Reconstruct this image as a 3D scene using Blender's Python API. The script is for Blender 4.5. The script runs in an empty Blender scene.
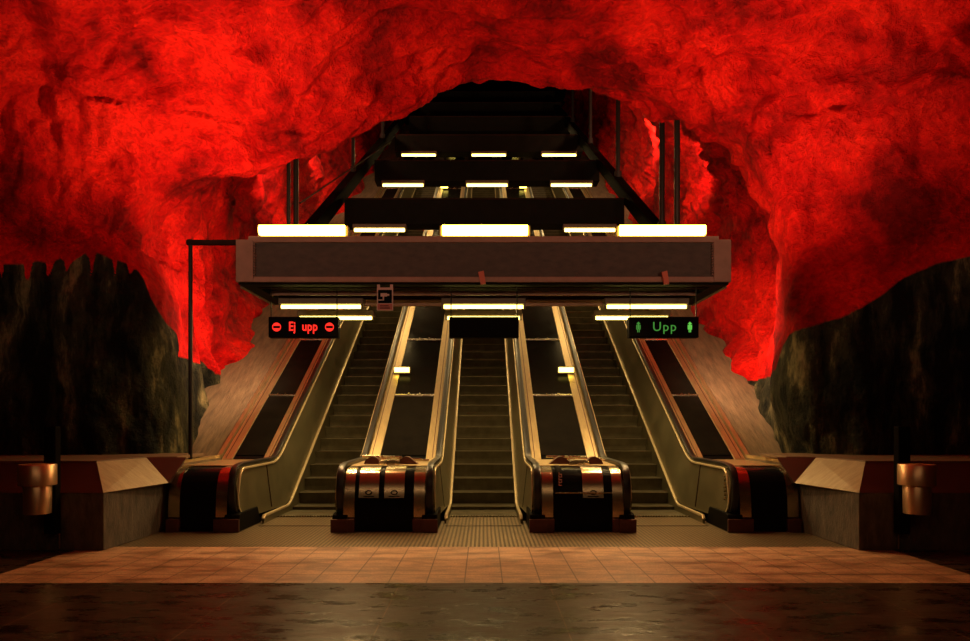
import bpy, bmesh, math, random
import numpy as np
from mathutils import Vector, noise
random.seed(7)
S = bpy.context.scene
COL = S.collection
F, CX, HY, CH = 696.0, 483.5, 420.0, 1.45
def P(px, py, Y):
    return ((px-CX)/F*Y, Y, CH-(py-HY)/F*Y)

# ------------------------------------------------------------------ materials
def nodes(name):
    m = bpy.data.materials.new(name); m.use_nodes = True
    nt = m.node_tree; b = nt.nodes['Principled BSDF']
    return m, nt, b
def N(nt, t, **kw):
    n = nt.nodes.new(t)
    for k, v in kw.items():
        if k in n.inputs: n.inputs[k].default_value = v
        else: setattr(n, k, v)
    return n
def ramp(nt, fac, stops):
    r = nt.nodes.new('ShaderNodeValToRGB')
    el = r.color_ramp.elements
    while len(el) < len(stops): el.new(0.5)
    for e, (p, c) in zip(el, stops):
        e.position = p; e.color = (*c, 1)
    nt.links.new(fac, r.inputs[0]); return r
def mat(name, col, rough=.5, metal=0, var=None, scale=6, stretch=None, bump=0, bscale=40, spec=.5, rvar=0, coat=0, aniso=0):
    m, nt, b = nodes(name)
    b.inputs['Base Color'].default_value = (*col, 1)
    b.inputs['Roughness'].default_value = rough
    b.inputs['Metallic'].default_value = metal
    b.inputs['Specular IOR Level'].default_value = spec
    b.inputs['Coat Weight'].default_value = coat
    b.inputs['Anisotropic'].default_value = aniso
    g = N(nt, 'ShaderNodeNewGeometry'); mp = N(nt, 'ShaderNodeMapping')
    if stretch: mp.inputs['Scale'].default_value = stretch
    nt.links.new(g.outputs['Position'], mp.inputs[0])
    if var or rvar:
        n = N(nt, 'ShaderNodeTexNoise', Scale=scale, Detail=6.0, Roughness=.65)
        nt.links.new(mp.outputs[0], n.inputs['Vector'])
        if var:
            r = ramp(nt, n.outputs[0], [(.3, var), (.7, col)])
            nt.links.new(r.outputs[0], b.inputs['Base Color'])
        if rvar:
            mr = N(nt, 'ShaderNodeMapRange'); mr.inputs[1].default_value=.3; mr.inputs[2].default_value=.7
            mr.inputs[3].default_value = rough-rvar; mr.inputs[4].default_value = rough+rvar
            nt.links.new(n.outputs[0], mr.inputs[0]); nt.links.new(mr.outputs[0], b.inputs['Roughness'])
    if bump:
        n2 = N(nt, 'ShaderNodeTexNoise', Scale=bscale, Detail=5.0, Roughness=.6)
        nt.links.new(mp.outputs[0], n2.inputs['Vector'])
        bp = N(nt, 'ShaderNodeBump', Strength=bump, Distance=.02)
        nt.links.new(n2.outputs[0], bp.inputs['Height']); nt.links.new(bp.outputs[0], b.inputs['Normal'])
    return m
def emis(name, col, s):
    m, nt, b = nodes(name)
    b.inputs['Base Color'].default_value = (0.02, .02, .02, 1)
    b.inputs['Emission Color'].default_value = (*col, 1)
    b.inputs['Emission Strength'].default_value = s
    return m
WARM = (1.0, .74, .36)
M = {}
M['rubber'] = mat('rubber', (.012, .011, .01), .35, spec=.5)
M['steel'] = mat('steel', (.62, .54, .38), .26, 1, var=(.50, .42, .28), scale=5, rvar=.06)
M['strip'] = mat('deck_strip', (.66, .50, .27), .42, .85, var=(.46, .34, .18), scale=9, stretch=(6, .6, .6), rvar=.1, bump=.1)
M['trim'] = mat('bright_trim', (.66, .54, .32), .34, .45, var=(.52, .42, .24), scale=4)
M['stringer'] = mat('stringer_paint', (.006, .005, .004), .8, spec=.1)
M['olive'] = mat('balustrade_panel', (.20, .175, .095), .38, .6, var=(.13, .115, .062), scale=3, stretch=(1, .7, .7), rvar=.07)
M['copper'] = mat('bin_metal', (.80, .52, .30), .34, .9)
M['blackglass'] = mat('black_panel', (.007, .006, .005), .2, 0, var=(.012, .010, .008), scale=4, rvar=.06, spec=.1)
M['black'] = mat('black_paint', (.006, .0055, .005), .5, spec=.2)
M['apron'] = mat('apron_black', (.006, .006, .007), .22, spec=.5)
M['newelstrip'] = mat('newel_strip', (.62, .50, .33), .24, 1, var=(.45, .35, .2), scale=5)
M['kick'] = mat('kick_plate', (.14, .05, .035), .4, .5, var=(.09, .03, .02), scale=8)
M['beamface'] = mat('beam_face', (.085, .05, .036), .55, .1, var=(.045, .026, .02), scale=7, stretch=(1, 1, 2), bump=.15, bscale=30)
M['flange'] = mat('beam_flange', (.36, .19, .14), .5, .1, var=(.27, .14, .10), scale=6)
M['darkbeam'] = mat('dark_beam', (.009, .008, .006), .6, 0, var=(.013, .011, .008), scale=4, spec=.2)
M['soffit'] = mat('soffit', (.03, .013, .009), .7, var=(.02, .009, .006), scale=5, spec=.2)
M['rod'] = mat('rod_paint', (.02, .015, .013), .4, .4)
M['housing'] = mat('lamp_housing', (.16, .11, .075), .5, .2)
M['ledge'] = mat('ledge_stone', (.20, .12, .065), .6, var=(.12, .07, .04), scale=5, bump=.2)
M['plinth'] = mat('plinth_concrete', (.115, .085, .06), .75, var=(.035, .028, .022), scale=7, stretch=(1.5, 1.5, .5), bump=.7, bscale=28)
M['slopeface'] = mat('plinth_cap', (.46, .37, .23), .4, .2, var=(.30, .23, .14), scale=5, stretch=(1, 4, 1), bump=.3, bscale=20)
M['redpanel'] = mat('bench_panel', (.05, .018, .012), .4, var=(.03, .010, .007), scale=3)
M['ramp'] = mat('ramp_concrete', (.24, .16, .09), .75, var=(.10, .068, .04), scale=4, stretch=(3.5, .5, .5), bump=.6, bscale=9)
M['white'] = mat('sign_white', (.62, .42, .38), .5)
M['signred'] = mat('sign_red', (.5, .13, .1), .5)
M['tag'] = mat('tag_red', (.62, .12, .06), .5)
M['tube'] = emis('tube_light', (1, .76, .16), 8)
M['bigtube'] = emis('large_tube_light', (1.0, .60, .06), 20)
M['decklamp'] = emis('deck_lamp_light', (1.0, .75, .12), 8)
M['ledred'] = emis('led_red', (1.0, .02, .012), 1.5)
M['ledgreen'] = emis('led_green', (.12, .75, .10), .3)
M['brightgreen'] = emis('led_green_bright', (.2, 1.0, .12), .6)

for k_ in ('blackglass', 'apron', 'stringer', 'darkbeam', 'black', 'soffit'):
    M[k_].node_tree.nodes['Principled BSDF'].inputs['IOR'].default_value = 1.12
def step_material():
    m, nt, b = nodes('step_metal')
    b.inputs['Metallic'].default_value = .5; b.inputs['Roughness'].default_value = .45
    g = N(nt, 'ShaderNodeNewGeometry')
    n = N(nt, 'ShaderNodeTexNoise', Scale=5.0, Detail=4.0); nt.links.new(g.outputs['Position'], n.inputs['Vector'])
    r = ramp(nt, n.outputs[0], [(.3, (.085, .072, .04)), (.7, (.14, .12, .07))])
    nt.links.new(r.outputs[0], b.inputs['Base Color'])
    w = N(nt, 'ShaderNodeTexWave', Scale=14.0); w.bands_direction = 'X'
    nt.links.new(g.outputs['Position'], w.inputs['Vector'])
    bp = N(nt, 'ShaderNodeBump', Strength=.5, Distance=.01)
    nt.links.new(w.outputs['Fac'], bp.inputs['Height']); nt.links.new(bp.outputs[0], b.inputs['Normal'])
    return m
M['step'] = step_material()
M['nosing'] = mat('step_nosing', (.30, .25, .14), .45, .7)

def brick_floor(name, c1, c2, mortar, sx, sy, ox, oy, rough, bumpn, stain, rv=.12, ms=.012, spec=.5, nscale=1.6, nst=(.8, 2.2, 1)):
    m, nt, b = nodes(name)
    g = N(nt, 'ShaderNodeNewGeometry'); mp = N(nt, 'ShaderNodeMapping')
    mp.inputs['Location'].default_value = (ox, oy, 0)
    nt.links.new(g.outputs['Position'], mp.inputs[0])
    br = N(nt, 'ShaderNodeTexBrick'); br.offset = 0; br.squash = 1
    br.inputs['Scale'].default_value = 1; br.inputs['Brick Width'].default_value = sx; br.inputs['Row Height'].default_value = sy
    br.inputs['Mortar Size'].default_value = ms; br.inputs['Mortar Smooth'].default_value = .3
    br.inputs['Color1'].default_value = (*c1, 1); br.inputs['Color2'].default_value = (*c2, 1); br.inputs['Mortar'].default_value = (*mortar, 1)
    nt.links.new(mp.outputs[0], br.inputs['Vector'])
    n = N(nt, 'ShaderNodeTexNoise', Scale=nscale, Detail=8.0, Roughness=.7)
    mp2 = N(nt, 'ShaderNodeMapping'); mp2.inputs['Scale'].default_value = nst
    nt.links.new(g.outputs['Position'], mp2.inputs[0]); nt.links.new(mp2.outputs[0], n.inputs['Vector'])
    r = ramp(nt, n.outputs[0], [(.38, stain), (.56, (1, 1, 1))])
    mx = N(nt, 'ShaderNodeMix', data_type='RGBA', blend_type='MULTIPLY'); mx.inputs[0].default_value = 1
    nt.links.new(br.outputs[0], mx.inputs[6]); nt.links.new(r.outputs[0], mx.inputs[7])
    n3 = N(nt, 'ShaderNodeTexNoise', Scale=60.0, Detail=4.0)
    nt.links.new(g.outputs['Position'], n3.inputs['Vector'])
    r3 = ramp(nt, n3.outputs[0], [(.3, (.6, .6, .6)), (.7, (1.15, 1.15, 1.15))])
    mx2 = N(nt, 'ShaderNodeMix', data_type='RGBA', blend_type='MULTIPLY'); mx2.inputs[0].default_value = 1
    nt.links.new(mx.outputs[2], mx2.inputs[6]); nt.links.new(r3.outputs[0], mx2.inputs[7])
    nt.links.new(mx2.outputs[2], b.inputs['Base Color'])
    mr = N(nt, 'ShaderNodeMapRange'); mr.inputs[1].default_value = .35; mr.inputs[2].default_value = .65
    mr.inputs[3].default_value = rough-rv; mr.inputs[4].default_value = rough+rv
    nt.links.new(n.outputs[0], mr.inputs[0]); nt.links.new(mr.outputs[0], b.inputs['Roughness'])
    b.inputs['Specular IOR Level'].default_value = spec
    bp = N(nt, 'ShaderNodeBump', Strength=bumpn, Distance=.01)
    n4 = N(nt, 'ShaderNodeTexNoise', Scale=9.0, Detail=6.0); nt.links.new(mp2.outputs[0], n4.inputs['Vector'])
    nt.links.new(n4.outputs[0], bp.inputs['Height']); nt.links.new(bp.outputs[0], b.inputs['Normal'])
    return m
M['granite'] = brick_floor('light_granite', (.62, .36, .20), (.54, .31, .17), (.20, .11, .06), .34, .34, .17, -6.19+.34, .5, .2, (.42, .36, .32), ms=.007, nscale=2.6)
M['darkfloor'] = brick_floor('dark_stone', (.066, .038, .024), (.058, .034, .022), (.20, .12, .07), 1.32, 2.9, .74, -3.3, .33, .7, (.30, .26, .24), rv=.16, ms=.006, spec=.14, nscale=3.2, nst=(.7, 1.6, 1))
def grille_mat():
    m, nt, b = nodes('ribbed_metal')
    b.inputs['Metallic'].default_value = .6; b.inputs['Roughness'].default_value = .4
    g = N(nt, 'ShaderNodeNewGeometry')
    br = N(nt, 'ShaderNodeTexBrick'); br.offset = 0
    br.inputs['Scale'].default_value = 1; br.inputs['Brick Width'].default_value = .05; br.inputs['Row Height'].default_value = .05
    br.inputs['Mortar Size'].default_value = .012
    br.inputs['Color1'].default_value = (.42, .31, .17, 1); br.inputs['Color2'].default_value = (.36, .27, .15, 1); br.inputs['Mortar'].default_value = (.09, .065, .035, 1)
    nt.links.new(g.outputs['Position'], br.inputs['Vector']); nt.links.new(br.outputs[0], b.inputs['Base Color'])
    bp = N(nt, 'ShaderNodeBump', Strength=.6, Distance=.01); bp.invert = True
    nt.links.new(br.outputs['Fac'], bp.inputs['Height']); nt.links.new(bp.outputs[0], b.inputs['Normal'])
    return m
M['grille'] = grille_mat()

def rock_mat():
    m, nt, b = nodes('painted_rock')
    g = N(nt, 'ShaderNodeNewGeometry')
    def noi(sc, det, rough=.6, stretch=None):
        n = N(nt, 'ShaderNodeTexNoise', Scale=sc, Detail=det, Roughness=rough)
        if stretch:
            mp = N(nt, 'ShaderNodeMapping'); mp.inputs['Scale'].default_value = stretch
            nt.links.new(g.outputs['Position'], mp.inputs[0]); nt.links.new(mp.outputs[0], n.inputs['Vector'])
        else: nt.links.new(g.outputs['Position'], n.inputs['Vector'])
        return n
    n1 = noi(.8, 8, .65); n2 = noi(14, 5, .6); n3 = noi(1.3, 9, .7, (2.2, 1.2, .5)); n5 = noi(3.2, 8, .7)
    red = ramp(nt, n1.outputs[0], [(.38, (.22, .0012, .001)), (.5, (.62, .004, .003)), (.62, (.92, .014, .006))])
    gr = ramp(nt, n2.outputs[0], [(.3, (.55, .5, .5)), (.6, (1.0, 1.0, 1.0))])
    mul = N(nt, 'ShaderNodeMix', data_type='RGBA', blend_type='MULTIPLY'); mul.inputs[0].default_value = .8
    nt.links.new(red.outputs[0], mul.inputs[6]); nt.links.new(gr.outputs[0], mul.inputs[7])
    dark = ramp(nt, n3.outputs[0], [(.44, (.006, .007, .005)), (.56, (.045, .042, .022)), (.68, (.26, .21, .10))])
    at = N(nt, 'ShaderNodeAttribute'); at.attribute_name = 'paint'
    add = N(nt, 'ShaderNodeMath', operation='MULTIPLY_ADD'); add.inputs[1].default_value = .06; 
    nt.links.new(n5.outputs[0], add.inputs[0]); nt.links.new(at.outputs['Fac'], add.inputs[2])
    st = ramp(nt, add.outputs[0], [(.515, (0, 0, 0)), (.545, (1, 1, 1))])
    mx = N(nt, 'ShaderNodeMix', data_type='RGBA')
    nt.links.new(st.outputs[0], mx.inputs[0]); nt.links.new(dark.outputs[0], mx.inputs[6]); nt.links.new(mul.outputs[2], mx.inputs[7])
    nt.links.new(mx.outputs[2], b.inputs['Base Color'])
    b.inputs['Roughness'].default_value = .7; b.inputs['Specular IOR Level'].default_value = .1
    bp = N(nt, 'ShaderNodeBump', Strength=.75, Distance=.06)
    bp2 = N(nt, 'ShaderNodeBump', Strength=.85, Distance=.28)
    nt.links.new(n5.outputs[0], bp2.inputs['Height']); nt.links.new(n2.outputs[0], bp.inputs['Height'])
    nt.links.new(bp2.outputs[0], bp.inputs['Normal']); nt.links.new(bp.outputs[0], b.inputs['Normal'])
    return m
M['rock'] = rock_mat()

# ------------------------------------------------------------------ helpers
def tag(o, label, cat, group=None):
    o['label'] = label; o['category'] = cat
    if group: o['group'] = group
    return o
def thing(name, loc, label, cat, group=None):
    o = bpy.data.objects.new(name, None); COL.objects.link(o); o.location = loc
    o.empty_display_size = .1
    return tag(o, label, cat, group)
class MB:
    def __init__(s): s.v = []; s.f = []
    def add(s, vs, fs):
        n = len(s.v); s.v += [tuple(p) for p in vs]; s.f += [tuple(i+n for i in f) for f in fs]; return s
    def box(s, x0, x1, y0, y1, z0, z1):
        return s.add([(x0,y0,z0),(x1,y0,z0),(x1,y1,z0),(x0,y1,z0),(x0,y0,z1),(x1,y0,z1),(x1,y1,z1),(x0,y1,z1)],
                     [(0,3,2,1),(4,5,6,7),(0,1,5,4),(1,2,6,5),(2,3,7,6),(3,0,4,7)])
    def prism(s, yz, x0, x1):              # polygon in YZ extruded along X
        n = len(yz)
        return s.add([(x0,y,z) for y,z in yz]+[(x1,y,z) for y,z in yz],
                     [tuple(range(n))[::-1], tuple(range(n,2*n))]+[(i,(i+1)%n,n+(i+1)%n,n+i) for i in range(n)])
    def prismy(s, xz, y0, y1):
        n = len(xz)
        return s.add([(x,y0,z) for x,z in xz]+[(x,y1,z) for x,z in xz],
                     [tuple(range(n)), tuple(range(n,2*n))[::-1]]+[(i,n+i,n+(i+1)%n,(i+1)%n) for i in range(n)])
    def sweep(s, path, xc, w, h, round_=True):       # section swept along (Y,z) path; h is normal to path, downward side inward
        sec = []
        if round_:
            k = 10
            for i in range(k):
                a = 2*math.pi*i/k
                cxx, cz = math.cos(a), math.sin(a)
                sec.append((w/2*math.copysign(abs(cxx)**.6, cxx), h/2*math.copysign(abs(cz)**.6, cz)))
        else: sec = [(-w/2,-h/2),(w/2,-h/2),(w/2,h/2),(-w/2,h/2)]
        k = len(sec); vs = []; n = len(path)
        for i, (y, z) in enumerate(path):
            a = path[max(0,i-1)]; b = path[min(n-1,i+1)]
            ty, tz = b[0]-a[0], b[1]-a[1]; l = math.hypot(ty, tz); ty/=l; tz/=l
            ny, nz = -tz, ty
            for (u, v) in sec: vs.append((xc+u, y+ny*v, z+nz*v))
        fs = [(i*k+j, i*k+(j+1)%k, (i+1)*k+(j+1)%k, (i+1)*k+j) for i in range(n-1) for j in range(k)]
        fs += [tuple(range(k))[::-1], tuple(range((n-1)*k, n*k))]
        return s.add(vs, fs)
    def tube(s, a, b, r, r2=None, k=14):
        r2 = r if r2 is None else r2
        a = Vector(a); b = Vector(b); d = (b-a).normalized()
        u = d.orthogonal().normalized(); w = d.cross(u); vs = []
        for c, rr in ((a, r), (b, r2)):
            for i in range(k):
                t = 2*math.pi*i/k; vs.append(c+(u*math.cos(t)+w*math.sin(t))*rr)
        return s.add(vs, [(i,(i+1)%k,k+(i+1)%k,k+i) for i in range(k)]+[tuple(range(k))[::-1], tuple(range(k,2*k))])
    def lathe(s, x, y, prof, k=40):
        vs = []; n = len(prof)
        for r, z in prof:
            for i in range(k):
                t = 2*math.pi*i/k; vs.append((x+r*math.cos(t), y+r*math.sin(t), z))
        return s.add(vs, [(j*k+i, j*k+(i+1)%k, (j+1)*k+(i+1)%k, (j+1)*k+i) for j in range(n-1) for i in range(k)]+[tuple(range(k))[::-1], tuple(range((n-1)*k,n*k))])
    def build(s, name, m, parent=None, bevel=0, smooth=False, kind=None, origin=None):
        if origin is None:
            if parent: 
                o_ = Vector(parent.location); p = parent.parent
                while p: o_ += p.location; p = p.parent
            else:
                a = np.array(s.v); o_ = Vector(((a[:,0].min()+a[:,0].max())/2, (a[:,1].min()+a[:,1].max())/2, a[:,2].min()))
        else: o_ = Vector(origin)
        me = bpy.data.meshes.new(name)
        me.from_pydata([(x-o_.x, y-o_.y, z-o_.z) for x,y,z in s.v], [], s.f)
        bm = bmesh.new(); bm.from_mesh(me); bmesh.ops.recalc_face_normals(bm, faces=bm.faces); bm.to_mesh(me); bm.free()
        me.materials.append(M[m] if isinstance(m, str) else m)
        o = bpy.data.objects.new(name, me); COL.objects.link(o)
        if parent: o.parent = parent
        else: o.location = o_
        if bevel:
            md = o.modifiers.new('bevel', 'BEVEL'); md.width = bevel; md.segments = 2; md.limit_method = 'ANGLE'
        if smooth:
            me.polygons.foreach_set('use_smooth', [True]*len(me.polygons))
            me.set_sharp_from_angle(angle=math.radians(40))
        if kind: o['kind'] = kind
        return o
def dup(o, parent=None, loc=None):
    c = o.copy(); COL.objects.link(c); c.parent = parent
    if loc: c.location = loc
    for ch in list(o.children): dup(ch, c)
    return c
def smoothpath(pts, it=3):
    for _ in range(it):
        q = [pts[0]]
        for a, b in zip(pts, pts[1:]):
            q.append((a[0]*.75+b[0]*.25, a[1]*.75+b[1]*.25)); q.append((a[0]*.25+b[0]*.75, a[1]*.25+b[1]*.75))
        q.append(pts[-1]); pts = q
    return pts

# ------------------------------------------------------------------ escalator geometry
T = math.tan(math.radians(30)); YTOP = 45.0
def zt(Y, D): return T*Y + CH - D        # line parallel to the incline, D below the camera at Y=0
DT, DH, DK = 7.9, 6.85, 7.72             # step noses, handrails, skirts
RUN, RISE = .377, .377*T

def inc_path(z0, D, y0, y1=YTOP, r=.22):
    yb = (z0-CH+D)/T
    return [(y0, z0), (yb-2*r, z0)] + smoothpath([(yb-r*1.5, z0), (yb, z0), (yb+r*1.5*.87, z0+r*1.5*.5)], 3) + [(yb+2.4*r, zt(yb+2.4*r, D)), (y1, zt(y1, D))]

def handrail_path():
    top = .86
    yb = (top-CH+DH)/T
    front = [(9.75,.13),(9.42,.13),(9.2,.16),(9.05,.30),(9.0,.50),(9.02,.68),(9.10,.82),(9.32,.86),(9.6,.86)]
    return smoothpath(front, 2) + [(yb-.5, top)] + smoothpath([(yb-.35, top), (yb, top), (yb+.32, top+.185)], 3) + [(yb+.6, zt(yb+.6, DH)), (YTOP, zt(YTOP, DH))]
HR = handrail_path()

def make_escalator(cx, hw, hx, label):
    """hw = half width between skirts, hx = half width to the handrail centres"""
    e = thing('escalator', (cx, 10.3, 0), label, 'escalator', None)
    comb = MB().box(cx-hw, cx+hw, 9.5, 10.32, .0, .010)
    c = comb.build('comb_plate', 'grille', e, bevel=.004)
    teeth = MB()
    for i in range(26):
        x = cx-hw+.02+i*(2*hw-.04)/25
        teeth.box(x-.006, x+.006, 10.31, 10.40, .008, .026)
    teeth.build('comb_teeth', 'steel', c)
    # step
    s = MB(); zs = []
    pts = [(0,0),(.02,.004),(RUN+.03,.004),(RUN+.03,-.03),(.05,-.03)]
    # riser curved
    riser = [(0,0),(.012,-.03),(.03,-.08),(.05,-.13),(.062,-.18),(.066,-RISE-.03),(.09,-RISE-.03),(.09,-.03),(RUN+.05,-.03),(RUN+.05,0)]
    s.prism(riser, -hw+.006, hw-.006)
    ridge = MB()
    y0 = 12.3-3*RUN
    first = None; k = 0
    hs = {-2:.0, -1:.0, 0:.05, 1:.235, 2:.44}
    n = -2
    while y0+n*RUN < YTOP-.5:
        Y = y0+n*RUN; z = hs.get(n, zt(Y, DT))
        if first is None:
            o = s.build('step', 'step', e, bevel=.004, origin=(0,0,0))
            nose = MB().box(-hw+.01, hw-.01, -.003, .016, .0, .004).build('step_nosing', 'nosing', o, origin=(0,0,0))
            first = o
        else: o = dup(first, e)
        o.location = (0, Y-10.3, z+.01)
        n += 1
    for sx in (-1, 1):
        xs = cx+sx*hw; xh = cx+sx*hx
        # skirt: vertical plate beside the steps with its bright trim
        sk = inc_path(.10, DK, 9.75)
        low = [(y, z-.5) for y, z in sk]; low = [(y, max(z, -.02) if y < 11.3 else z) for y, z in low]
        b = MB(); b.prism(sk+low[::-1], xs, xs+sx*.03)
        skirt = b.build('skirt_panel', 'olive', e)
        t = MB().sweep([(9.72,.07)]+[(y, z+.01) for y, z in sk], xs+sx*.005, .045, .04)
        t.build('skirt_trim', 'trim', skirt, smooth=True)
        # balustrade: leaning plate from skirt to handrail
        b = MB(); inner = []
        up = [(y, z-.03) for y, z in HR]
        # sample both borders at the same stations
        ys = list(np.linspace(9.0, 11.6, 40))+[YTOP]
        hy = [p for p in HR[len(smoothpath([(0,0)]*9,2))//2:]]
        def top(y):
            if y < 9.32: return .86-.30*((9.32-y)/.32)**2.2
            yb = (.86-CH+DH)/T
            return .86+ max(0, T*(y-yb)) if abs(y-yb) > .3 else .86 + T*(y-yb+.3)**2/1.2
        def bot(y):
            if y < 9.45: return .13+.22*((9.45-y)/.4)**2.5
            yb = (.11-CH+DK)/T
            return .13+ max(0, T*(y-yb)) if abs(y-yb) > .3 else .13 + T*(y-yb+.3)**2/1.2
        vs = []
        for y in ys:
            yy = max(y, 9.05)
            fb = min(1, max(0, (yy-9.5)/1.3)); xb_ = xh-sx*.07+(xs+sx*.02-xh+sx*.07)*fb
            vs += [(xb_, yy, bot(yy)), (xh-sx*.045, yy, top(yy)-.03)]
        nv = len(vs)
        vs2 = [(x+sx*.05, y, z) for x, y, z in vs]
        fs = [(2*i, 2*i+2, 2*i+3, 2*i+1) for i in range(len(ys)-1)]
        fs += [tuple(j+nv for j in f) for f in fs]
        fs += [(2*i, nv+2*i, nv+2*i+2, 2*i+2) for i in range(len(ys)-1)]+[(2*i+1, 2*i+3, nv+2*i+3, nv+2*i+1) for i in range(len(ys)-1)]+[(0,1,nv+1,nv)]
        b.add(vs+vs2, fs)
        pn = b.build('balustrade_panel', 'olive', e, smooth=True)
        # bright rim under the handrail
        rim = [(max(y,9.05)+(.02 if y<9.2 else 0), top(max(y,9.05))-.055) for y in ys[2:]]
        rim = [(y, bot(y)+.02) for y in np.linspace(10.6, 9.1, 22)]+[(9.065,.46)]+rim
        MB().sweep(rim, xh-sx*.060, .026, .030).build('panel_trim', 'trim', pn, smooth=True)
        MB().add([(xs+sx*.055,10.28,.17),(xs+sx*.055,10.30,.17),(xh-sx*.055,10.30,.80),(xh-sx*.055,10.28,.80),(xs+sx*.075,10.28,.17),(xs+sx*.075,10.30,.17),(xh-sx*.035,10.30,.80),(xh-sx*.035,10.28,.80)],[(0,1,2,3),(4,7,6,5),(0,3,7,4),(1,5,6,2),(0,4,5,1),(3,2,6,7)]).build('panel_seam', 'soffit', pn)
        # handrail
        MB().sweep(HR, xh, .095, .05).build('handrail', 'rubber', e, smooth=True)
        # handrail entry housing at the newel foot
        b = MB(); b.prism([(8.98,0),(8.98,.10),(9.02,.22),(9.1,.24),(9.75,.24),(9.9,0)], xh-.1, xh+.1)
        b.build('handrail_inlet', 'black', e, bevel=.012)
        b = MB().box(xh-.11, xh+.11, 8.955, 8.985, .0, .17)
        b.build('kick_plate', 'kick', e, bevel=.004)
        # newel spine: metal disc body behind the rubber
        sp = [(y, z) for y, z in HR if y <= 10.2]
        ins = smoothpath([(9.75,.19),(9.3,.19),(9.1,.35),(9.06,.55),(9.12,.76),(9.34,.82),(10.9,.82),(10.9,.4)], 2)
        b = MB(); b.prism(ins, xh-.03, xh+.03)
        b.build('newel_body', 'steel', e)
    return e
C1 = 2.56
esc_c = make_escalator(0, .52, .70, 'central escalator with still dark steps, between the two double newel blocks')
esc_l = make_escalator(-C1, .51, .70, 'left escalator, rising beneath the red lit sign')
esc_r = make_escalator(C1, .51, .70, 'right escalator, rising beneath the green lit sign')

# raised lettering down the newel of the right escalator (illegible lettering strip in the photo)
def shift(path, dz): return [(y, z+dz) for y, z in path]

# ------------------------------------------------------------------ decks between the escalators
DD = 6.93
def front_profile(off=0.0, y_end=10.9):
    pts = [(9.04,0),(9.04,.30),(9.06,.52),(9.13,.72),(9.26,.80),(9.5,.815)]
    return [(y-off, z+(off if z > .7 else 0)) for y, z in smoothpath(pts, 2)]
def make_deck(xa, xb, s1, s2, label, mirror_red=False, lamp=False):
    """xa<xb outer borders (inside of the handrails); s1,s2 widths of the light strips"""
    cx = (xa+xb)/2
    d = thing('escalator_deck', (cx, 9.04, 0), label, 'escalator divider')
    yb = (.80-CH+DD)/T
    # body below
    fp = front_profile()
    prof = fp + [(yb, .80), (YTOP, zt(YTOP, DD)), (YTOP, zt(YTOP, DD)-1.0), (yb+1.6, 0.0)]
    MB().prism(prof, xa+.01, xb-.01).build('deck_body', 'apron', d)
    # strips
    def strip(x0, x1, nm, m):
        y0 = yb+.02
        b = MB().prism([(y0, zt(y0,DD)+.004),(YTOP, zt(YTOP,DD)+.004),(YTOP, zt(YTOP,DD)+.03),(y0, zt(y0,DD)+.03)], x0, x1)
        # fine groove line
        return b.build(nm, m, d, bevel=.006)
    a1 = strip(xa, xa+s1, 'deck_strip', 'strip'); a2 = strip(xb-s2, xb, 'deck_strip', 'strip')
    for st, x0 in ((a1, xa+s1*.35), (a2, xb-s2*.35)):
        MB().prism([(yb+.05, zt(yb+.05,DD)+.02),(YTOP, zt(YTOP,DD)+.02),(YTOP, zt(YTOP,DD)+.036),(yb+.05, zt(yb+.05,DD)+.036)], x0-.006, x0+.006).build('strip_groove', 'kick', st)
    # black panels and crossbars
    y = yb+.12; k = 0
    stops = [yb+.12]+[12.75+2.21*i for i in range(15)]
    for y0, y1 in zip(stops, stops[1:]):
        y1_ = min(y1, YTOP); 
        if y0 > YTOP-1: break
        p = MB().prism([(y0+.02, zt(y0+.02,DD)+.002),(y1_-.02, zt(y1_-.02,DD)+.002),(y1_-.02, zt(y1_-.02,DD)+.018),(y0+.02, zt(y0+.02,DD)+.018)], xa+s1+.004, xb-s2-.004)
        p.build('deck_panel', 'blackglass', d)
        c = MB().prism([(y1_-.02, zt(y1_,DD)),(y1_+.02, zt(y1_,DD)+.01),(y1_+.02, zt(y1_,DD)+.045),(y1_-.02, zt(y1_,DD)+.035)], xa+s1, xb-s2).build('crossbar', 'steel', d)
        w = xb-s2-xa-s1
        for f in (.36, .64):
            xx = xa+s1+w*f; MB().tube((xx, y1_, zt(y1_,DD)+.03), (xx, y1_-.01, zt(y1_,DD)+.06), .016, k=8).build('stud', 'steel', c)
    # horizontal deck plate just behind the newel
    MB().prism([(9.5,.816),(yb+.1,.816),(yb+.1,.832),(9.5,.832)], xa+.01, xb-.01).build('top_plate', 'strip', d, bevel=.004)
    # curved bright strips over the front
    fo = front_profile(.012)
    fi = front_profile(-.002)
    fo = [p for p in fo if p[1] > .17]; fi = [p for p in fi if p[1] > .17]
    for x0, x1 in ((xa+.01, xa+.155), (xb-.155, xb-.01)):
        MB().prism(fo+fi[::-1], x0, x1).build('newel_strip', 'newelstrip', d, smooth=True)
        MB().box(x0-.01, x1+.01, 8.97, 9.04, 0, .17).build('kick_plate', 'kick', d, bevel=.004)
    return d
dl = make_deck(-1.83, -.75, .20, .155, 'double deck left of the central escalator, two red reflecting plates on its front')
dr = make_deck(.75, 1.83, .155, .20, 'double deck right of the central escalator, one light pictogram plate on its front')
sl = make_deck(-4.10, -3.32, .17, .135, 'outer deck at the far left, sloping up beside the ramp')
sr = make_deck(3.32, 4.10, .135, .17, 'outer deck at the far right, sloping up beside the ramp')

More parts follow.
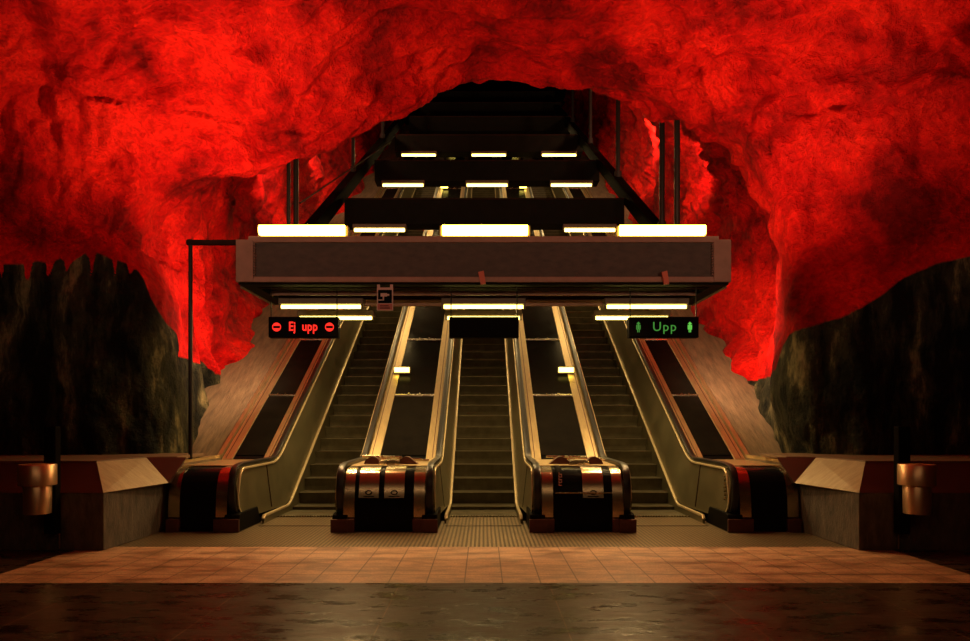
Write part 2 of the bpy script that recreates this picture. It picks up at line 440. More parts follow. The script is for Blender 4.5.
def front_plate(d, x0, x1, zlo, m, name='pictogram_plate'):
    fo = [p for p in front_profile(.020) if p[1] > zlo]; fi = [p for p in front_profile(.004) if p[1] > zlo]
    return MB().prism(fo+fi[::-1], x0, x1).build(name, m, d, smooth=True)
def pict(p, x, z, y):
    # small ring and arrow mark on the lower end of a plate
    b = MB(); k = 16
    for i in range(k):
        a0, a1 = 2*math.pi*i/k, 2*math.pi*(i+1)/k
        q = [(x+.045*math.cos(a0), z+.03*math.sin(a0)), (x+.045*math.cos(a1), z+.03*math.sin(a1)), (x+.033*math.cos(a1), z+.02*math.sin(a1)), (x+.033*math.cos(a0), z+.02*math.sin(a0))]
        b.prismy(q, y-.004, y)
    b.box(x-.07, x+.07, y-.004, y, z-.055, z-.045)
    b.build('pictogram', 'black', p)
for x in (-1.49, -1.16):
    p = front_plate(dl, x-.13, x+.13, .42, 'newelstrip'); pict(p, x, .51, 9.03)
p = front_plate(dr, 1.30-.01, 1.56, .42, 'newelstrip'); pict(p, 1.425, .51, 9.03)
p = front_plate(dr, .96, 1.03, .58, 'black')
b = MB()
for i in range(5):                      # vertical row of small letter marks
    z = .60+i*.036; b.box(.975, 1.015, 9.0+(.0), 9.03, z, z+.006); b.box(.975, .981, 9.0, 9.03, z, z+.026)
    if i % 2: b.box(1.009, 1.015, 9.0, 9.03, z, z+.026)
b.build('lettering', 'signred', p)
MB().box(.93, 1.67, 9.0, 9.03, .50, .512).build('front_rail', 'steel', dr)
# small domed caps and bars lying on the deck behind the newel
def deck_bits(d, xs, s):
    for x in xs:
        prof = smoothpath([(x-.13,.83),(x-.10,.90),(x-.02,.94),(x+.04,.93),(x+.10,.88),(x+.16,.83)] if s > 0 else [(x-.16,.83),(x-.10,.88),(x-.04,.93),(x+.02,.94),(x+.10,.90),(x+.13,.83)], 2)
        MB().prismy(prof, 9.75, 9.9).build('hinge_cap', 'kick', d, smooth=True)
    c = sum(xs)/2
    for (yy, zz, x0, x1) in ((9.95,.93,c-.42,c+.15),(10.15,.89,c-.3,c+.42),(10.4,.86,c-.15,c+.5)):
        MB().tube((x0, yy, zz), (x1, yy, zz-.01), .016, k=8).build('guard_bar', 'steel', d)
    MB().prismy(smoothpath([(c-.14,.83),(c-.12,.90),(c+.14,.90),(c+.16,.83)],1), 9.6, 9.95).build('latch_plate', 'steel', d, bevel=.006)
deck_bits(dl, (-1.55, -1.08), 1); deck_bits(dr, (1.08, 1.55), -1)

# lettering strip on the right escalator's newel panel
b = MB(); x = C1+.70-.075
for i, w in enumerate((.03,.02,.03,.03,.015,.03,.02)):
    z = .40+i*.05; y = 9.17+.012*i*.2
    b.box(x-.012, x+.03, y, y+w, z, z+.008); b.box(x-.012, x+.03, y, y+.008, z, z+.032)
b.build('lettering', 'steel', esc_r)

# deck lamps
def deck_lamp(x, Y, label):
    z = zt(Y, DD)
    t = thing('deck_lamp', (x, Y, z+.03), label, 'lamp', 'small lamps on the escalator decks')
    MB().box(x-.16, x+.16, Y-.03, Y+.10, z+.03, z+.17).build('lamp_body', 'housing', t, bevel=.01)
    MB().box(x-.145, x+.145, Y-.04, Y-.031, z+.06, z+.155).build('diffuser', 'decklamp', t)
words = {13.5: 'nearest the floor, seen below the canopy', 28.1: 'first one above the canopy', 35.3: 'second one above the canopy'}
for Y, w in words.items():
    deck_lamp(-1.58, Y, 'small lamp on the left double deck, '+w)
    deck_lamp(1.60, Y, 'small lamp on the right double deck, '+w)

# ------------------------------------------------------------------ concrete ramps outside the outer decks
for sx, nm in ((-1, 'trim_1'), (1, 'trim_2')):
    yb = (.86-CH+DD)/T
    pts = [(9.35,0),(9.35,.86),(yb,.86),(YTOP, zt(YTOP,DD)+.02),(YTOP, zt(YTOP,DD)-1.2),(yb+2,0)]
    nseg = 60
    MB().prism(pts, sx*4.12, sx*6.4).build(nm, 'ramp', kind='structure')
    MB().sweep([(9.4,.88),(yb,.88),(YTOP, zt(YTOP,DD)+.04)], sx*4.16, .07, .05, False).build('trim_3' if sx < 0 else 'trim_4', 'strip', kind='structure')

# ------------------------------------------------------------------ floors
MB().box(-14, 14, -5, 6.19, -.2, 0).build('floor', 'darkfloor', kind='structure')
for x0, x1, nm in ((-14, -4.55, 'floor_left'), (4.56, 14, 'floor_right')):
    MB().box(x0, x1, 6.19, 12, -.2, 0).build(nm, 'darkfloor', kind='structure')
MB().box(-4.55, 4.56, 6.19, 7.95, -.2, 0).build('floor_granite', 'granite', kind='structure')
MB().box(-4.55, 4.56, 7.95, 10.0, -.2, 0).build('floor_ribbed', 'grille', kind='structure')
MB().box(-4.55, 4.56, 10.0, 14.0, -.6, -.3).build('floor_pit', 'black', kind='structure')

# ------------------------------------------------------------------ plinths (benches) at both sides
def plinth(sx, xe, xt, xj, label):
    t = thing('concrete_plinth', (sx*7, 8.5, 0), label, 'plinth')
    X = lambda x: sx*x
    b = MB()
    v = [(X(xe),7.73,0),(X(12),7.73,0),(X(12),7.73,.64),(X(xe),7.73,.64),(X(xe-.06),9.3,0),(X(12),9.3,0),(X(12),9.3,.64),(X(xe-.06),9.3,.64)]
    b.add(v, [(0,1,2,3),(4,7,6,5),(0,3,7,4),(0,4,5,1),(1,5,6,2),(3,2,6,7)])
    b.build('base', 'plinth', t, bevel=.008)
    MB().box(min(X(xj),X(xj+.012)), max(X(xj),X(xj+.012)), 7.722, 7.74, .02, .64).build('joint', 'strip', t)
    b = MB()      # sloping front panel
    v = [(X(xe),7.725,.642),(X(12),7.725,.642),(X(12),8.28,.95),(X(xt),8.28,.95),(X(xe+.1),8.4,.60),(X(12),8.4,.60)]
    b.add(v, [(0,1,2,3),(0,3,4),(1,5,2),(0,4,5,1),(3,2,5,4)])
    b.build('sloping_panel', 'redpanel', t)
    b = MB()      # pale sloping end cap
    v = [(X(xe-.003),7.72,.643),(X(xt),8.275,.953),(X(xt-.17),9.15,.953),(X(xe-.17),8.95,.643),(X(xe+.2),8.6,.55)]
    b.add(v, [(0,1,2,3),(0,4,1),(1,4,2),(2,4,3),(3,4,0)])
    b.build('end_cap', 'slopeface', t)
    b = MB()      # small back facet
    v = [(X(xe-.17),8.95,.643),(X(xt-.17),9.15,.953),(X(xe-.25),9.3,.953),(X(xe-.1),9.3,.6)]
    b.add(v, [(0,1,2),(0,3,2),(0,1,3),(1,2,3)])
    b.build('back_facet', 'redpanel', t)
    b = MB(); v0 = [(X(xt),8.27),(X(12),8.27),(X(12),10.2),(X(xe-.12),10.2),(X(xe-.12),9.32),(X(xt-.17),9.15)]
    b.add([(x,y,.925) for x,y in v0]+[(x,y,.965) for x,y in v0], [(5,4,3,2,1,0),(6,7,8,9,10,11)]+[(i,(i+1)%6,6+(i+1)%6,6+i) for i in range(6)])
    b.build('ledge', 'ledge', t, bevel=.006)
    return t
plinth(-1, 4.22, 4.60, 4.70, 'low concrete plinth with sloping pale end, left of the escalators')
plinth(1, 4.17, 4.54, 4.60, 'low concrete plinth with sloping pale end, right of the escalators')

# ------------------------------------------------------------------ waste bins on black posts
def bin_(bx, px_, label):
    t = thing('waste_bin', (bx, 7.42, .45), label, 'bin')
    MB().lathe(bx, 7.42, [(.12,.45),(.13,.455),(.135,.76),(.13,.77)]).build('body', 'copper', t, smooth=True)
    MB().lathe(bx, 7.42, [(.17,.755),(.182,.76),(.182,.97),(.174,.98),(.165,.98),(.165,.92),(.02,.90)]).build('collar', 'copper', t, smooth=True)
    MB().box(min(bx,px_)-.03, max(bx,px_)+.03, 7.54, 7.62, .6, .8).build('bracket', 'black', t)
    MB().box(px_-.065, px_+.065, 7.60, 7.70, .20, 1.38).build('post', 'black', t, bevel=.008)
bin_(-4.755, -4.74, 'round metal waste bin on black post before the left plinth')
bin_(4.62, 4.60, 'round metal waste bin on black post before the right plinth')

# ------------------------------------------------------------------ overhead structure
YF, YR, XB = 9.7, 11.45, 3.45
g = thing('canopy_frame', (0, YF, 3.35), 'wide brown canopy beam box spanning the foot of all three escalators', 'beam')
zb = CH+138/F*YF; zt_ = CH+184/F*YF       # 3.37, 4.01
def ibeam(nm, x0, x1):
    b = MB().box(x0, x1, YF+.05, YF+.12, zb+.03, zt_-.03); w = b.build('web', 'beamface', g)
    return w
ibeam('web', -XB+.2, XB-.2)
MB().box(-XB+.17, XB-.17, YF, YF+.2, zt_-.085, zt_).build('flange', 'flange', g, bevel=.006)
MB().box(-XB+.17, XB-.17, YF, YF+.2, zb, zb+.075).build('flange', 'flange', g, bevel=.006)
MB().box(-XB+.03, XB-.03, YF+.01, YF+.19, zb-.035, zb).build('lower_channel', 'darkbeam', g, bevel=.004)
for sx in (-1, 1):
    a, c = sorted((sx*(XB-.24), sx*XB))
    e = MB().box(a, c, YF-.01, YF+.22, zb-.0, zt_-.05).build('end_plate', 'flange', g, bevel=.006)
    b = MB()
    for i in range(14):
        z = zb+.06+i*.038; xx = sx*(XB-.245); b.box(min(xx,xx-sx*.02), max(xx,xx-sx*.02), YF-.005, YF+.05, z, z+.018)
    b.build('serrated_edge', 'flange', e)
    MB().box(a+.02, c-.02, YF+.2, YR, zb-.03, zb+.05).build('side_beam', 'darkbeam', g, bevel=.004)
    xx = sx*(XB-.03); MB().box(min(xx,xx+sx*.04), max(xx,xx+sx*.04), YF+.2, YR, zb-.045, zb-.005).build('side_rail', 'housing', g)
    MB().box(a+.02, c-.02, YF+.2, YR, zt_-.2, zt_-.12).build('side_beam', 'darkbeam', g)
MB().box(-XB+.05, XB-.05, YF+.2, YR, zb+.06, zb+.10).build('soffit_panel', 'soffit', g)
for y, z0, h, m in ((10.05,zb-.02,.08,'soffit'),(10.55,zb-.03,.06,'flange'),(11.0,zb-.02,.08,'soffit'),(11.42,zb-.05,.12,'flange')):
    MB().box(-XB+.2, XB-.2, y, y+.06, z0, z0+h).build('cross_rail', m, g, bevel=.004)
MB().box(-XB+.2, XB-.2, YR, YR+.12, zb, zt_-.1).build('rear_beam', 'darkbeam', g)
# red tags clamped to the beam
for px_, tl, lb in ((481.5, .12, 'small red tag hanging on the canopy beam near its middle'), (664.5, 0, 'small red tag on the canopy beam near its right end')):
    x = (px_-CX)/F*9.67
    t = MB(); t.add([(x-.045,9.64,3.50),(x+.03,9.64,3.52),(x+.06,9.64,3.34),(x-.01,9.64,3.33),(x-.045,9.68,3.50),(x+.03,9.68,3.52),(x+.06,9.68,3.34),(x-.01,9.68,3.33)],
        [(0,1,2,3),(7,6,5,4),(0,4,5,1),(1,5,6,2),(2,6,7,3),(3,7,4,0)])
    tag(t.build('beam_tag', 'tag'), lb, 'tag')

# lamp fixtures
def fixture(x, y, zc, w, h, name, label, group, m, side=None):
    t = thing(name, (x, y, zc), label, 'lamp', group)
    if m == 'bigtube':
        MB().box(x-w/2-.04, x+w/2+.04, y+.05, y+.13, zc-h/2-.02, zc+h/2+.01).build('housing', 'housing', t, bevel=.01)
        pr = smoothpath([(y+.05, zc-h/2),(y-.05,zc-h/2+.0),(y-.05,zc+h/2),(y+.05,zc+h/2)], 2)
        MB().prism(pr, x-w/2, x+w/2).build('diffuser', m, t, smooth=True)
    else:
        MB().box(x-w/2-.04, x+w/2+.04, y-.05, y+.16, zc+h/2+.01, zc+h/2+.10).build('housing', 'housing', t, bevel=.01)
        MB().tube((x-w/2, y, zc), (x+w/2, y, zc), h/2, k=12).build('tube', m, t, smooth=True)
        for xx in (x-w/2-.02, x+w/2+.02): MB().box(xx-.015, xx+.015, y-.03, y+.03, zc-h/2-.005, zc+h/2+.02).build('socket', 'housing', t)
    return t
pos3 = ((-2.46, 'left'), (.01, 'middle'), (2.47, 'right'))
SG = {'left': 'red lit', 'middle': 'blank black', 'right': 'green lit'}
def dxa(Y): return max(0, (Y-16)*.02)
for x, w in pos3:
    xx = {'left': (301.5-CX)/F*9.75, 'middle': (485-CX)/F*9.75, 'right': (663-CX)/F*9.75}[w]
    fixture(xx, 9.78, zt_+.105, 1.20, .135, 'beam_lamp', 'large glowing strip lamp on top of the canopy beam, %s of the three' % w, 'strip lamps on the canopy beam', 'bigtube')
for x, w in pos3:
    fixture(x if w != 'middle' else 0, 10.55, CH+113.2/F*10.55, 1.2, .055, 'tube_lamp', 'thin tube lamp under the canopy, right above the %s sign' % SG[w], 'tube lamps under the canopy', 'tube')
    fixture(x if w != 'middle' else 0, 11.6, CH+101.9/F*11.6, 1.2, .055, 'tube_lamp', 'thin tube lamp partly hidden behind the top of the %s sign' % SG[w], 'tube lamps under the canopy', 'tube')

# higher cross beams with tube lamps
rows = ['lowest', 'first', 'second', 'third', 'fourth', 'fifth', 'sixth']
beamY = [12.95, 17.15, 21.35, 25.55, 29.75, 33.95, 38.15]
for i, Y in enumerate(beamY):
    z0 = 6.28+.597*(Y-17.15); h = .64
    t = thing('cross_beam', (0, Y, z0), ('dark cross beam over the escalators, %s one seen above the canopy' % rows[i]) if i else 'dark cross beam tucked close behind the brown canopy beam', 'beam', 'cross beams over the escalators')
    dx = dxa(Y)
    MB().box(-XB+dx, XB+dx, Y, Y+.06, z0, z0+h).build('face_panel', 'darkbeam', t)
    MB().box(-XB+dx, XB+dx, Y+.06, Y+.55, z0+.0, z0+.05).build('underside', 'darkbeam', t, bevel=.004)
    MB().box(-XB+dx, XB+dx, Y-.015, Y+.09, z0+h-.04, z0+h).build('top_rail', 'soffit', t, bevel=.004)
    if Y > 13 and i < 6:
        for x, w in pos3:
            mm = 'tube'
            if i >= 4: continue
            fixture((x*1.035 if w != 'middle' else 0)+dx, Y-.25, z0-.22, 1.22, .08, 'tube_lamp', 'tube lamp under the %s cross beam seen above the canopy, %s of its three' % (rows[i], w), 'tube lamps under the cross beams', mm)
# side stringers
for sx, w in ((-1,'left'), (1,'right')):
    y0, y1 = 11.5, 44
    D = 4.25
    t = thing('side_stringer', (sx*3.55, y0, zt(y0,D)-.3), 'dark sloping girder along the %s ends of the cross beams' % w, 'beam')
    MB().prism([(y0,zt(y0,D)-.34),(y1,zt(y1,D)-.34),(y1,zt(y1,D)),(y0,zt(y0,D))], sx*3.46, sx*3.58).build('web', 'stringer', t)
    MB().prism([(y0,zt(y0,D)-.02),(y1,zt(y1,D)-.02),(y1,zt(y1,D)+.03),(y0,zt(y0,D)+.03)], sx*3.46, sx*3.68).build('flange', 'stringer', t)
# hanger rods
for px_, Y, ztop, r, lb in ((288.5,12.9,8.8,.035,'thin dark hanger rod left of the canopy, outer of a pair'),(296,13.3,8.8,.05,'dark hanger rod left of the canopy, inner of a pair'),
        (353,19.2,12.5,.05,'dark hanger rod on the left girder, beyond the pair'),(382.5,24.6,15.5,.06,'dark hanger rod on the left girder, farthest up'),
        (677,12.95,8.6,.055,'dark hanger rod at the right of the canopy, outermost'),(662,14.0,9.4,.055,'dark hanger rod at the right of the canopy, second from outside'),
        (618,18.6,12,.06,'dark hanger rod on the right girder, third from outside'),(590.5,23.6,15,.06,'dark hanger rod on the right girder, fourth from outside'),(572.7,28.3,18,.06,'thin hanger rod on the right girder, farthest up')):
    x = (px_-CX)/F*Y
    zl = zt(Y, 4.25)-.1 if abs(x) < 3.75 else 4.4
    t = thing('hanger_rod', (x, Y, zl), lb, 'rod', 'hanger rods')
    MB().tube((x,Y,zl),(x,Y,ztop), r, k=10).build('rod', 'rod', t, smooth=True)
    MB().tube((x,Y,zl),(x,Y,zl+.25), r*1.6, k=10).build('coupling', 'rod', t, smooth=True)
# thin sloping wire at left
a = P(300, 203, 14); c = P(392, 141, 24)
tag(MB().tube(a, c, .018, k=6).build('guy_wire', 'rod'), 'thin dark wire sloping up between the left hanger rods', 'wire')
# standing pipe at left with its bracket
x = (190.5-CX)/F*9.75
t = thing('standing_pipe', (x, 9.75, .9), 'thin dark vertical pipe left of the escalators, tied to the canopy', 'pipe')
MB().tube((x,9.75,.9),(x,9.75,3.98), .028).build('pipe', 'rod', t, smooth=True)
MB().box(x-.05, -XB+.02, 9.72, 9.78, 3.90, 3.97).build('bracket', 'soffit', t, bevel=.004)

# ------------------------------------------------------------------ hanging signs
def text(body, size, x, y, z, m, parent, name='lettering', sx=1, spacing=1, bold=0):
    cu = bpy.data.curves.new('t', 'FONT'); cu.body = body; cu.size = size; cu.extrude = .003; cu.align_x = 'CENTER'; cu.space_character = spacing; cu.offset = bold
    cu.resolution_u = 3
    o = bpy.data.objects.new('t', cu); COL.objects.link(o)
    dg = bpy.context.evaluated_depsgraph_get(); me = bpy.data.meshes.new_from_object(o.evaluated_get(dg))
    bpy.data.objects.remove(o)
    b = MB(); b.add([(x+v.co.x*sx, y-v.co.z, z+v.co.y) for v in me.vertices], [tuple(p.vertices) for p in me.polygons])
    return b.build(name, m, parent)
YS = 9.88
def sign(pxc, label):
    x = (pxc-CX)/F*YS
    zl, zh = CH+82.5/F*YS, CH+103.3/F*YS
    t = thing('hanging_sign', (x, YS, zl), label, 'sign')
    MB().box(x-.495, x+.495, YS, YS+.14, zl, zh).build('sign_box', 'black', t, bevel=.008)
    MB().box(x-.475, x+.475, YS-.006, YS-.001, zl+.02, zh-.02).build('sign_face', 'black', t)
    for s in (-.47, .47) if abs(x) > 1 else (-.47, .47):
        MB().tube((x+s, YS+.05, zh), (x+s, YS+.05, zb), .008, k=6).build('suspension_wire', 'rod', t)
    return t, x, (zl+zh)/2
t, x, zc = sign(303.2, 'black hanging sign with red lit words Ej upp and two no entry marks')
text('Ej', .18, x-.155, YS-.008, zc-.05, 'ledred', t, sx=.8, bold=.003); text('upp', .18, x+.095, YS-.008, zc-.05, 'ledred', t, sx=.8, spacing=1.05, bold=.003)
for s in (-.375, .375):
    b = MB(); k = 24; R = .062
    for sg in (1, -1):
        a0 = math.asin(.018/R)
        pts = [(x+s+R*math.cos(a), zc+sg*R*math.sin(a)) for a in np.linspace(a0, math.pi-a0, 14)]
        b.prismy(pts if sg > 0 else pts[::-1], YS-.011, YS-.007)
    for q in (-1, 1):
        b.box(x+s+q*R*.99-(.012 if q > 0 else 0), x+s+q*R*.99+(.012 if q < 0 else 0), YS-.011, YS-.007, zc-.018, zc+.018)
    b.build('no_entry_symbol', 'ledred', t)
t, x, zc = sign(664, 'black hanging sign with green lit word Upp between two symbols')
text('Upp', .185, x+.005, YS-.008, zc-.055, 'ledgreen', t, spacing=1.15)
def walker(x, m, w):
    b = MB(); y0, y1 = YS-.011, YS-.007
    b.prismy([(x, zc+.075), (x-.03, zc+.045), (x+.03, zc+.045)], y0, y1)
    b.box(x-.011, x+.011, y0, y1, zc-.03, zc+.045)
    b.box(x-w, x-.016, y0, y1, zc-.035, zc+.03); b.box(x+.016, x+w, y0, y1, zc-.035, zc+.03)
    b.box(x-.016, x-.005, y0, y1, zc-.075, zc-.03); b.box(x+.005, x+.016, y0, y1, zc-.075, zc-.03)
    b.build('arrow_symbol', m, t)
walker(x-.365, 'ledgreen', .03); walker(x+.365, 'brightgreen', .03)
sign(484, 'blank unlit black sign box hanging over the central escalator')

# camera surveillance plate hanging on the beam
x = (385-CX)/F*9.6; t = thing('surveillance_sign', (x, 9.6, 2.95), 'small surveillance camera sign hanging from the canopy beam beside the red lit sign', 'sign')
z1, z0 = CH+135.5/F*9.6, CH+109.5/F*9.6
MB().box(x-.112, x+.112, 9.6, 9.61, z0, z1-.04).build('plate', 'white', t, bevel=.003)
MB().box(x-.095, x+.095, 9.594, 9.599, z0+.10, z1-.075).build('pictogram_field', 'black', t)
zm = (z0+.10+z1-.075)/2
b = MB(); b.box(x-.06, x+.03, 9.589, 9.594, zm+.0, zm+.045); b.box(x+.03, x+.06, 9.589, 9.594, zm+.01, zm+.035); b.box(x-.03,x-.012,9.589,9.594,zm-.05,zm); b.box(x-.09,x-.012,9.589,9.594,zm-.055,zm-.042)
b.build('camera_pictogram', 'white', t)
MB().box(x-.1, x+.1, 9.594, 9.599, z0+.01, z0+.09).build('text_field', 'signred', t)
b = MB()
for q in (.025, .042, .062): b.box(x-.07, x+.07-.02*(q > .05), 9.589, 9.594, z0+q, z0+q+.007)
b.build('text_line', 'black', t)
for s in (-.09, .09): MB().box(x+s-.02, x+s+.02, 9.6, 9.61, z1-.045, z1).build('hook', 'white', t)

# ------------------------------------------------------------------ cave rock
def W(*a): return np.array([P(*q) for q in a])
def shaft(Y, w=5.15, up=6.9):
    zb_ = zt(Y, DD)-.5
    L = [(-w+.25,0),(-w,1.2),(-w-.15,2.4),(-w-.1,3.6),(-w+.3,4.8),(-w+1.4,5.9),(-2.3,6.6),(-.8,6.95)]
    pts = L+[(-a, b) for a, b in L[::-1]]
    return np.array([(a, Y, zb_+b*up/6.95) for a, b in pts])
def hall(Y, w, top):
    L = [(-1,.03),(-1.02,.18),(-1.0,.42),(-.97,.62),(-.86,.80),(-.62,.93),(-.33,.99),(-.1,1.0)]
    pts = L+[(-a, b) for a, b in L[::-1]]
    return np.array([(a*w, Y, b*top) for a, b in pts])
lip = W((186,470,10.5),(176,400,10.4),(158,305,10.3),(140,240,10.4),(185,194,10.9),(300,166,11.5),(400,118,12),(480,91,12.4),
        (555,94,12.4),(618,94,12.2),(662,108,12),(712,130,11.6),(775,205,10.9),(788,310,10.5),(782,400,10.4),(790,470,10.5))
r1 = W((120,485,9.7),(105,400,9.7),(85,300,9.7),(65,210,9.8),(130,135,10.2),(270,100,10.7),(385,66,11),(478,48,11.2),
       (556,52,11.2),(632,52,11.1),(700,72,10.9),(770,95,10.6),(850,190,10.1),(870,300,9.8),(855,400,9.7),(850,485,9.7))
r2 = W((-60,495,9.3),(-70,400,9.3),(-80,280,9.2),(-80,150,9.0),(-30,30,8.9),(160,-10,9.1),(330,-20,9.4),(470,-25,9.6),
       (560,-25,9.6),(660,-20,9.5),(800,-15,9.2),(960,10,9.0),(1040,150,9.0),(1050,280,9.2),(1040,400,9.3),(1030,495,9.3))
rings = [shaft(47), shaft(36), shaft(27), shaft(20), shaft(15.5), shaft(13.0, 5.1, 6.3), lip, r1, r2, hall(6.3, 9.5, 7.5), hall(2.0, 10.5, 7.0), hall(-4.5, 10.5, 6.6)]
R = np.array(rings)                          # rings x 16 x 3
def catmull(A, per):
    n = len(A); out = []
    for i in range(n-1):
        p0 = A[i-1] if i > 0 else 2*A[0]-A[1]; p1 = A[i]; p2 = A[i+1]; p3 = A[i+2] if i < n-2 else 2*A[-1]-A[-2]
        k = per[i]
        for t in np.arange(k)/k:
            out.append(.5*((2*p1)+(-p0+p2)*t+(2*p0-5*p1+4*p2-p3)*t*t+(-p0+3*p1-3*p2+p3)*t**3))
    out.append(A[-1]); return np.array(out)
G = catmull(R, [10, 14, 18, 22, 26, 34, 64, 84, 30, 14, 14])
G = np.swapaxes(catmull(np.swapaxes(G, 0, 1), [26]*15), 0, 1)      # along the arch
nr, nc = G.shape[:2]
def normals(G):
    du = np.gradient(G, axis=0); dv = np.gradient(G, axis=1)
    n = np.cross(du, dv); return n/(np.linalg.norm(n, axis=2, keepdims=True)+1e-9)
Nn = normals(G)
disp = np.zeros((nr, nc))
for i in range(nr):
    for j in range(nc):
        p = Vector(G[i, j])
        q = p+Vector((noise.noise(p*.5), noise.noise(p*.5+Vector((9,0,0))), noise.noise(p*.5+Vector((0,9,0)))))*.8
        a = noise.noise(q*.42+Vector((3.1,7.7,1.3)))*.42
        a += (1-abs(noise.noise(q*.75+Vector((11,2,5))))*2.2)*.16
        qs = Vector((q.x*1.1, q.y*1.6, q.z*.8)) if p.z < 6 else Vector((q.x*.8, q.y*2.0, q.z*1.6))
        a += noise.noise(qs*1.7)*.18+(1-2*abs(noise.noise(qs*2.4+Vector((5,5,5)))))*.09+noise.noise(p*5.5)*.045+noise.noise(p*11)*.02
        lowz = .45 if (p.z < 4 and 9 < p.y < 12.5) else 1
        disp[i, j] = a*lowz
rows_ = np.arange(nr)[:, None]; amp = 1-.5*np.exp(-((rows_-124)/16.0)**2)
G2 = G + Nn*(disp*amp)[..., None]
# keep the foot of the rock out of the escalator run
m_ = (G2[..., 1] > 10.2) & (G2[..., 2] < zt(G2[..., 1], DD)+1.5)
G2[..., 0] = np.where(m_ & (np.abs(G2[..., 0]) < 4.45), np.sign(G2[..., 0])*4.45, G2[..., 0])
Nv = normals(G2)
# paint border (world x against height), left and right; black below it
LB = [(-14, 3.6), (-7.334, 3.663), (-6.745, 3.649), (-6.717, 3.425), (-6.689, 3.425), (-6.675, 3.621), (-6.381, 3.621), (-6.367, 3.397), (-6.297, 3.397), (-6.283, 3.649), (-6.213, 3.677), (-6.087, 3.649), (-6.073, 3.467), (-6.017, 3.467), (-6.003, 3.677), (-5.933, 3.719), (-5.849, 3.663), (-5.835, 3.523), (-5.807, 3.523), (-5.779, 3.691), (-5.652, 3.817), (-5.568, 3.733), (-5.554, 3.453), (-5.526, 3.453), (-5.512, 3.831), (-5.456, 3.817), (-5.26, 3.719), (-5.246, 3.495), (-5.232, 3.495), (-5.218, 3.733), (-5.064, 3.705), (-5.05, 3.551), (-5.008, 3.551), (-4.98, 3.635), (-4.924, 3.635), (-4.826, 3.495), (-4.729, 3.223), (-4.53, 2.923), (-4.317, 2.773), (-4.033, 2.578), (-3.862, 2.335), (-3.677, 2.286)]
RB = [(4.15,2.2),(4.25,2.55),(4.35,2.72),(4.7,2.8),(5.1,2.92),(5.5,3.15),(5.9,3.45),(6.3,3.62),(6.9,3.75),(14,3.9)]
paint = np.zeros((nr, nc))
for i in range(nr):
    for j in range(nc):
        x, y, z = G2[i, j]
        xe = x*9.8/max(y, 8.0) if y > 8 else x*1.0
        pl = LB if x < 0 else RB
        b_ = np.interp(x if y < 9.0 else x*(9.9/max(y,9.9)), [q[0] for q in pl], [q[1] for q in pl])
        if y > 10.9: b_ = min(b_, 2.45+max(0, y-12.4)*.5)
        paint[i, j] = .5+(z-b_)*.9
paint = np.clip(paint, 0, 1)
def rock_part(name, j0, j1, i0, i1):
    idx = -np.ones((nr, nc), int); vs = []; ns = []; ps = []
    for i in range(i0, i1+1):
        for j in range(j0, j1+1):
            idx[i, j] = len(vs); vs.append(tuple(G2[i, j])); ns.append(tuple(Nv[i, j])); ps.append(paint[i, j])
    fs = [(idx[i, j], idx[i+1, j], idx[i+1, j+1], idx[i, j+1]) for i in range(i0, i1) for j in range(j0, j1)]
    me = bpy.data.meshes.new(name); me.from_pydata(vs, [], [tuple(int(k) for k in f) for f in fs])
    me.polygons.foreach_set('use_smooth', [True]*len(fs))
    me.normals_split_custom_set_from_vertices([Vector(n) for n in ns])
    at = me.attributes.new('paint', 'FLOAT', 'POINT'); at.data.foreach_set('value', ps)
    me.materials.append(M['rock'])
    o = bpy.data.objects.new(name, me); COL.objects.link(o); o['kind'] = 'structure'
    return o
ia = int(26*4.5); ib = nc-1-ia
il = 10+14+18+22+26+30          # row of the mouth of the shaft
rock_part('wall_left', 0, ia, il, nr-1); rock_part('ceiling', ia, ib, il, nr-1); rock_part('wall_right', ib, nc-1, il, nr-1)
rock_part('wall_shaft_left', 0, ia, 0, il); rock_part('ceiling_shaft', ia, ib, 0, il); rock_part('wall_shaft_right', ib, nc-1, 0, il)
MB().box(-8, 8, 46.5, 46.7, 10, 34).build('shaft_end_cap', 'black', kind='structure')  # black end cap, added to stop light passing the shaft end
MB().box(-14, 14, -4.9, -4.6, -.2, 9).build('wall_behind', 'plinth', kind='structure')

# ------------------------------------------------------------------ light
def area(name, loc, rot, sx, sy, power, col=(1, .75, .45), spread=180):
    l = bpy.data.lights.new(name, 'AREA'); l.shape = 'RECTANGLE'; l.size = sx; l.size_y = sy; l.energy = power; l.color = col
    l.spread = math.radians(spread)
    o = bpy.data.objects.new(name, l); COL.objects.link(o); o.location = loc; o.rotation_euler = [math.radians(r) for r in rot]; return o
def spot(name, loc, target, power, col, angle=100, blend=.9, radius=.12):
    l = bpy.data.lights.new(name, 'SPOT'); l.energy = power; l.color = col; l.spot_size = math.radians(angle); l.spot_blend = blend; l.shadow_soft_size = radius
    o = bpy.data.objects.new(name, l); COL.objects.link(o); o.location = loc
    o.rotation_euler = (Vector(target)-Vector(loc)).to_track_quat('-Z', 'Y').to_euler(); return o
# hall floods behind the camera aimed up at the vault
UP = (1, .60, .36)
spot('vault_flood', (-4.5, 2.0, 2.9), (-5.2, 7.5, 7.6), 620, UP, 115, 1)
spot('vault_flood', (4.5, 2.0, 2.9), (5.2, 7.5, 7.6), 620, UP, 115, 1)
spot('vault_flood', (0, 1.0, 3.0), (0, 8.5, 8.4), 480, UP, 105, 1)
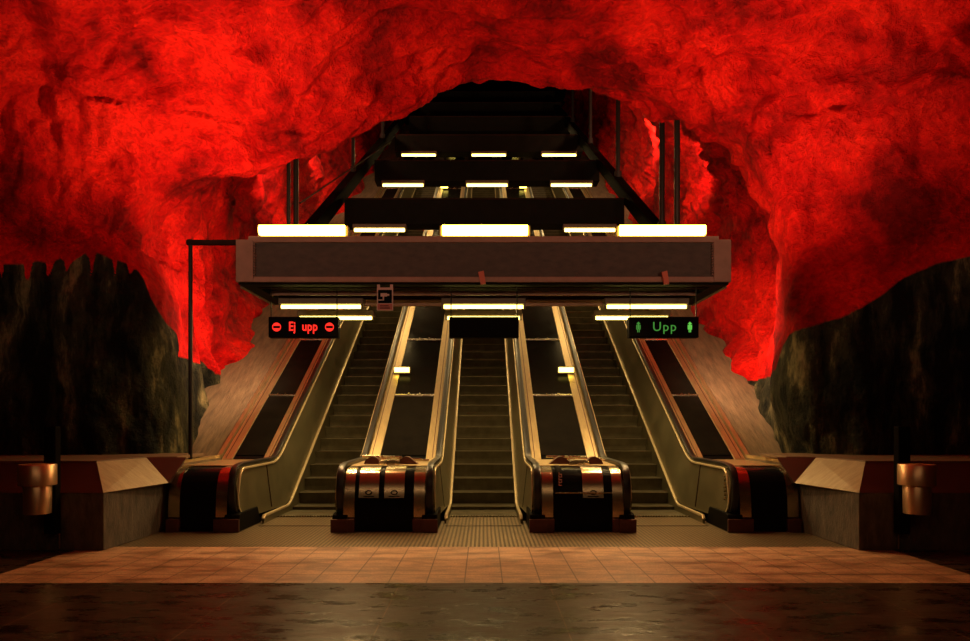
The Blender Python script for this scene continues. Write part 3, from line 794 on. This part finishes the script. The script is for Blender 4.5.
# added fill spots without fixtures, brightening the shaft mouth, floor and shaft walls
FL = (1, .62, .34)
for sx in (-1, 1):
    spot('mouth_fill', (sx*3.1, 9.0, 4.3), (sx*3.9, 10.6, 6.6), 560, FL, 150, 1)
    spot('floor_fill', (sx*2.0, 9.55, 3.3), (sx*1.9, 7.9, 0), 230, (1, .55, .22), 120, 1)  # added fill for the floor before the newels, no lamp hangs here
    spot('shaft_fill', (sx*3.2, 11.9, 3.0), (sx*5.4, 12.6, 3.0), 460, FL, 140, 1)  # added fills washing the shaft walls, here and farther up
    spot('shaft_fill', (sx*4.4, 16.0, 7.0), (sx*5.6, 19.5, 9.0), 340, FL, 140, 1)
    spot('shaft_fill', (sx*4.5, 20.5, 9.8), (sx*5.6, 23.0, 11.5), 800, FL, 140, 1)
# light of the tubes below the canopy
for x in (-2.46, 0, 2.47):
    area('tube_light', (x, 10.55, CH+113.2/F*10.55-.04), (0, 0, 0), 1.2, .04, 46, (1, .66, .27))
    area('tube_light', (x, 11.6, CH+101.9/F*11.6-.04), (0, 0, 0), 1.2, .04, 30, (1, .66, .27))
    for Y in beamY[1:5]:
        z0 = 6.28+.597*(Y-17.15)
        area('tube_light', (x*1.035+dxa(Y), Y-.25, z0-.27), (0, 0, 0), 1.2, .04, 30, (1, .66, .27))
# platform lamps over the hall floor, behind the camera
area('hall_downlight', (0, -1, 4.6), (20, 0, 0), 8, .3, 40, (1, .6, .3))

w = bpy.data.worlds.new('world'); S.world = w; w.use_nodes = True
w.node_tree.nodes['Background'].inputs[0].default_value = (.5, .25, .12, 1); w.node_tree.nodes['Background'].inputs[1].default_value = .01

# ------------------------------------------------------------------ camera
cam = bpy.data.cameras.new('camera'); co = bpy.data.objects.new('camera', cam); COL.objects.link(co)
co.location = (0, 0, CH); co.rotation_euler = (math.radians(90), 0, 0)
cam.sensor_width = 36; cam.lens = 36*F/970; cam.shift_x = 1.5/970; cam.shift_y = (HY-320.5)/970
cam.clip_end = 200
S.camera = co
S.view_settings.view_transform = 'Standard'; S.view_settings.look = 'None'; S.view_settings.gamma = 1
S.view_settings.exposure = 0
S.view_settings.use_curve_mapping = False
